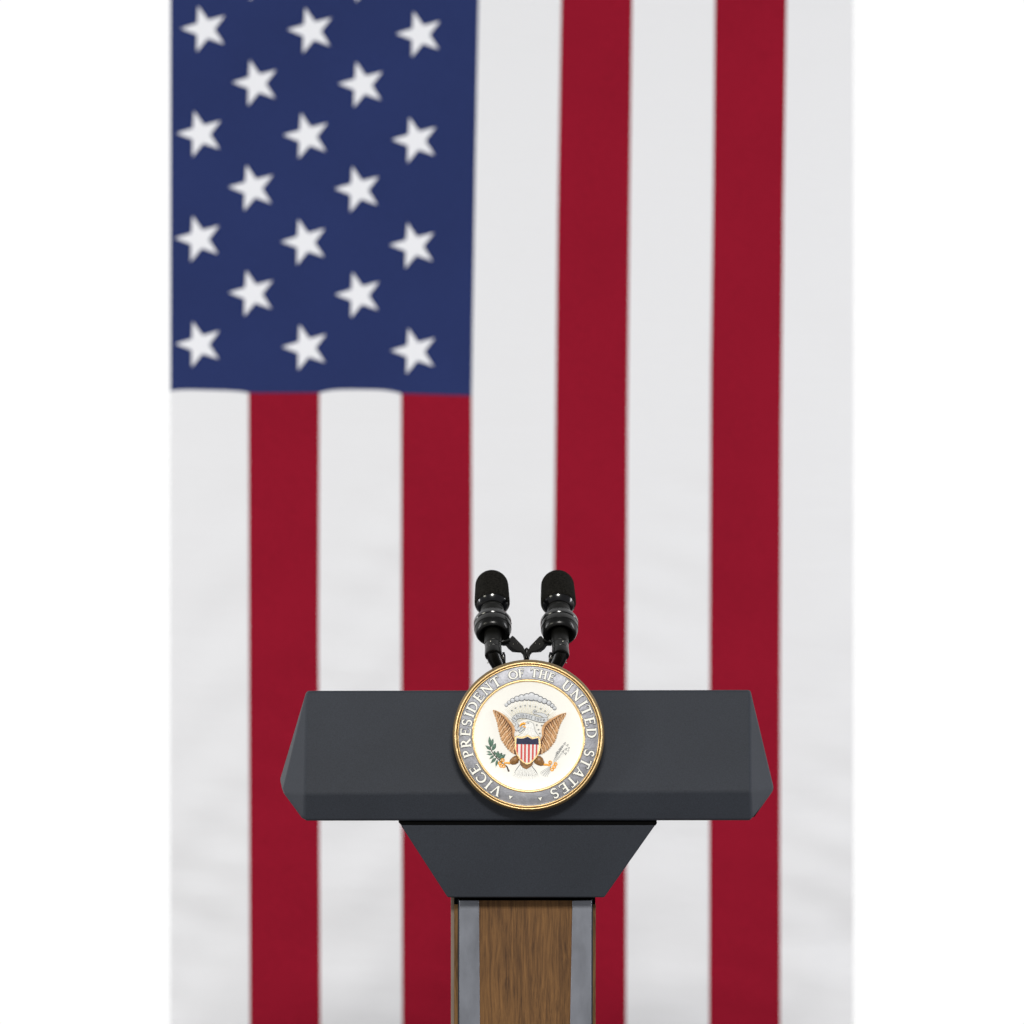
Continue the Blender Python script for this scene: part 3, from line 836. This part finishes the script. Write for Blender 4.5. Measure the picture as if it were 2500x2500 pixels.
# ---- arrows
mb = MB()
kn = A1(1232, 1265)
for k, (x, y) in enumerate([(1372, 1028), (1402, 1048), (1416, 1080), (1412, 1112), (1342, 1062), (1318, 1090), (1286, 1128), (1352, 1118), (1384, 1092), (1380, 1140)]):
    t = A1(x, y)
    ridge(mb, [kn, t], [1.4, 2.5], .9, HF - .1, 1, 4)
    ridge(mb, [kn, t], [.7, 1.1], 1.25, HF - .1, 0, 4)
    d = (Vector(t) - Vector(kn)).normalized(); nn = Vector((-d.y, d.x)); T = Vector(t)
    poly(mb, [tuple(T + d * 4.6), tuple(T - d * 2.8 + nn * 3.0), tuple(T - d * .6), tuple(T - d * 2.8 - nn * 3.0)], HF + 1.2 + .05 * k, HF - .5, 1)
    poly(mb, [tuple(T + d * 2.4), tuple(T - d * 1.2 + nn * 1.3), tuple(T - d * .4), tuple(T - d * 1.2 - nn * 1.3)], HF + 1.6 + .05 * k, HF - .5, 0)
fl_ = [A1(*p) for p in [(1225, 1262), (1195, 1290), (1100, 1350), (1112, 1385), (1145, 1412), (1186, 1425), (1205, 1370), (1240, 1285)]]
poly(mb, fl_, HF + 1.0, HF - .5, 1, grow=.5); poly(mb, fl_, HF + 1.4, HF - .5, 0)
for t in ((1115, 1360), (1130, 1385), (1150, 1400), (1172, 1408)):
    ridge(mb, [A1(1222, 1280), A1(*t)], [.5, .9], .5, HF + 1.3, 1, 3)
mb.build('arrow_bundle', [M['white_relief'], M['grey_line']], seal)

# ------------------------------------------------------------ microphones
th = math.radians(42)
MICY = 0.075
def make_mic(cx, cy, lean, label, sgn):
    base = P(cx, cy, MICY)
    t = thing('microphone', base, label, 'microphone', 'microphones above the seal')
    ax = Vector((lean, math.cos(th), math.sin(th))).normalized()
    e1 = Vector((1, 0, 0)); e1 = (e1 - ax * e1.dot(ax)).normalized(); e2 = ax.cross(e1)
    def lat(name, prof, m, n=56, mb=None, build=True, parent=t):
        mb = mb or MB(); v = []
        for (tt, r) in prof:
            for k in range(n):
                a = 2 * PI * k / n
                v.append(ax * tt * U + (e1 * math.cos(a) + e2 * math.sin(a)) * max(r, .01) * U)
        f = [(i * n + k, i * n + (k + 1) % n, (i + 1) * n + (k + 1) % n, (i + 1) * n + k) for i in range(len(prof) - 1) for k in range(n)]
        mb.add(v, f, 0, True)
        if build:
            o = mb.build(name, M[m], parent)
            es = o.modifiers.new('es', 'EDGE_SPLIT'); es.split_angle = math.radians(32)
            return o
        return mb
    R_ = 42.5
    foam = [(184, 30), (184, 40), (186, 42.3), (191, 43.8), (200, 43.8), (225, 42.8), (252, 41.5)]
    foam += [(252 + 40 * math.sin(a), 41.5 * math.cos(a) ** .9 if a < 1.5 else .3) for a in [PI / 2 * i / 14 for i in range(1, 15)]]
    lat('windscreen', foam, 'foam')
    lat('collar', [(186, 32), (186, 38.0), (184.2, 39.6), (182, 39.8), (171, 31.6), (170, 29.5), (172, 20)], 'black_gloss')
    lat('body', [(190, 24), (170, 28.6), (164, 28.8), (163, 27.8), (161.5, 27.8), (160.5, 28.8), (140, 28.8), (120, 24)], 'black_matte')
    sm = [(90, 20), (86, 25), (80, 28), (76, 32), (75.5, 35.5), (78, 39.5), (84, 43), (92, 45), (93.5, 44.4), (95, 46), (108, 46.2), (112, 44.5), (113, 40)]
    ring = [(111, 40), (111.5, 45.5), (113, 46.6), (122, 46.6), (123.5, 45.8), (124, 43), (125.5, 43), (126, 44.2), (130, 42.6), (131.5, 39.5), (132, 37), (133.5, 37.6), (137, 36), (138.5, 33), (139, 30.5), (141, 24)]
    shk = lat('shock_mount', sm, 'black_satin')
    lat('retaining_ring', ring, 'black_gloss', parent=shk)
    lat('barrel', [(100, 20), (84, 21.3), (46, 21.3), (42.5, 21.3), (41, 20.2)], 'black_matte')
    con = lat('connector', [(41, 20.2), (40, 19), (39, 20.3), (22, 20.6), (20.8, 19.8), (19.6, 20.8), (5, 21.3), (1.5, 20.6), (0, 18.6), (-.5, 16), (-.5, 0)], 'black_satin')
    # angled outlet running down behind the seal
    mb = MB()
    p0 = ax * 10 * U; dn = Vector((sgn * .030, .03, -.062))
    tube(mb, [p0 + Vector((0, .0, .004)), p0 + Vector((sgn * .003, .002, -.010)), p0 + dn * .55, p0 + dn], [.0165, .0165, .0155, .0150], 20)
    mb.build('cable_outlet', M['black_satin'], t)
    # latch tab
    mb = MB()
    lp = Vector((sgn * .0215, .008, -.001))
    tube(mb, [lp + Vector((0, 0, .009)), lp + Vector((0, -.002, .002)), lp + Vector((sgn * .001, 0, -.016))], [.0028, .0048, .004], 10)
    lt = mb.build('latch', M['black_gloss'], t)
    mb = MB()
    for q in ((lp + Vector((0, -.0048, .002))), (lp + Vector((-sgn * .001, -.0052, -.003))), Vector((-sgn * .012, -.004, -.014))):
        mb = MB(); tube(mb, [q, q + Vector((0, -.0016, 0))], [.0015, .0006], 8)
        mb.build('screw', M['screw'], con)
    for k, q in enumerate((-.0085,)):
        b0 = ax * 33 * U + (e1 * (.30 * -sgn) - e2 * .95).normalized() * 20.6 * U
        mb = MB(); tube(mb, [b0, b0 - e2 * .0012], [.0016, .0008], 8)
    mb.build('screw', M['screw'], con)
    return t
mics = [make_mic(1204.6, 1602, -0.018, 'left one of two black foam-topped microphones, wholly against the white stripe', 1),
        make_mic(1369.0, 1602, -0.024, 'right one of two black foam-topped microphones, partly against the red stripe', -1)]

# ------------------------------------------------------------ Y-shaped microphone stand
stand = thing('microphone_stand', P(1285.5, 1700, 0.17), 'black forked microphone stand rising behind the top of the seal', 'microphone stand')
YA = 0.145
mb = MB()
tube(mb, [P(1285.5, 1700, 0.17), P(1285.5, 1640, 0.16), P(1285.5, 1606, YA + .004), P(1285.5, 1584, YA), P(1285.5, 1581, YA)], [.0068, .0066, .0062, .0042, .002], 16)
mb.build('stem', M['black_satin'], stand)
for s in (-1, 1):
    def q(dx, y, Y): return P(1285.5 + s * dx, y, Y)
    # flat bracket plate
    out = [(0, 1602), (3, 1590), (8, 1578), (31, 1554), (35, 1552), (39, 1556), (45, 1568), (40, 1580), (24, 1590), (10, 1592), (6, 1598), (4, 1606)]
    lo = [(4, 1608), (4, 1588), (20, 1570), (45, 1560), (50, 1572), (62, 1575), (58, 1577), (50, 1577), (45, 1584), (35, 1592), (25, 1593), (14, 1593.5), (9, 1599), (7, 1608)]
    mb = MB()
    f_, b_ = [q(x, y, YA - .006) for x, y in out], [q(x, y, YA + .003) for x, y in out]
    v, f = prism_pts(f_, b_); mb.add(v, f)
    arm = mb.build('arm', M['black_matte'], stand)
    bevel(arm, .0012, 2, 30)
    mb = MB()
    f_, b_ = [q(x, y, YA + .0035) for x, y in lo], [q(x, y, YA + .012) for x, y in lo]
    v, f = prism_pts(f_, b_); mb.add(v, f)
    bevel(mb.build('gusset', M['black_gloss'], stand), .001, 2, 30)
    mb = MB()
    tube(mb, [q(42, 1562, YA), q(58, 1566, YA - .004), q(66, 1568, YA - .006)], [.0075, .0075, .006], 14)
    mb.build('pivot', M['black_satin'], arm)
    for (x, y) in ((21.5, 1570), (32, 1572)):
        mb = MB()
        c = q(x, y, YA - .006); tube(mb, [c, c + Vector((0, -.0012, 0))], [.0010, .0005], 8)
        mb.build('screw', M['screw'], arm)
mb = MB(); c = P(1285.5, 1604, YA - .003); tube(mb, [c, c + Vector((0, -.002, 0))], [.0009, .0005], 8)
mb.build('screw', M['screw'], stand)
for ch in list(stand.children):
    ch.matrix_parent_inverse = Matrix.Translation(-stand.location)
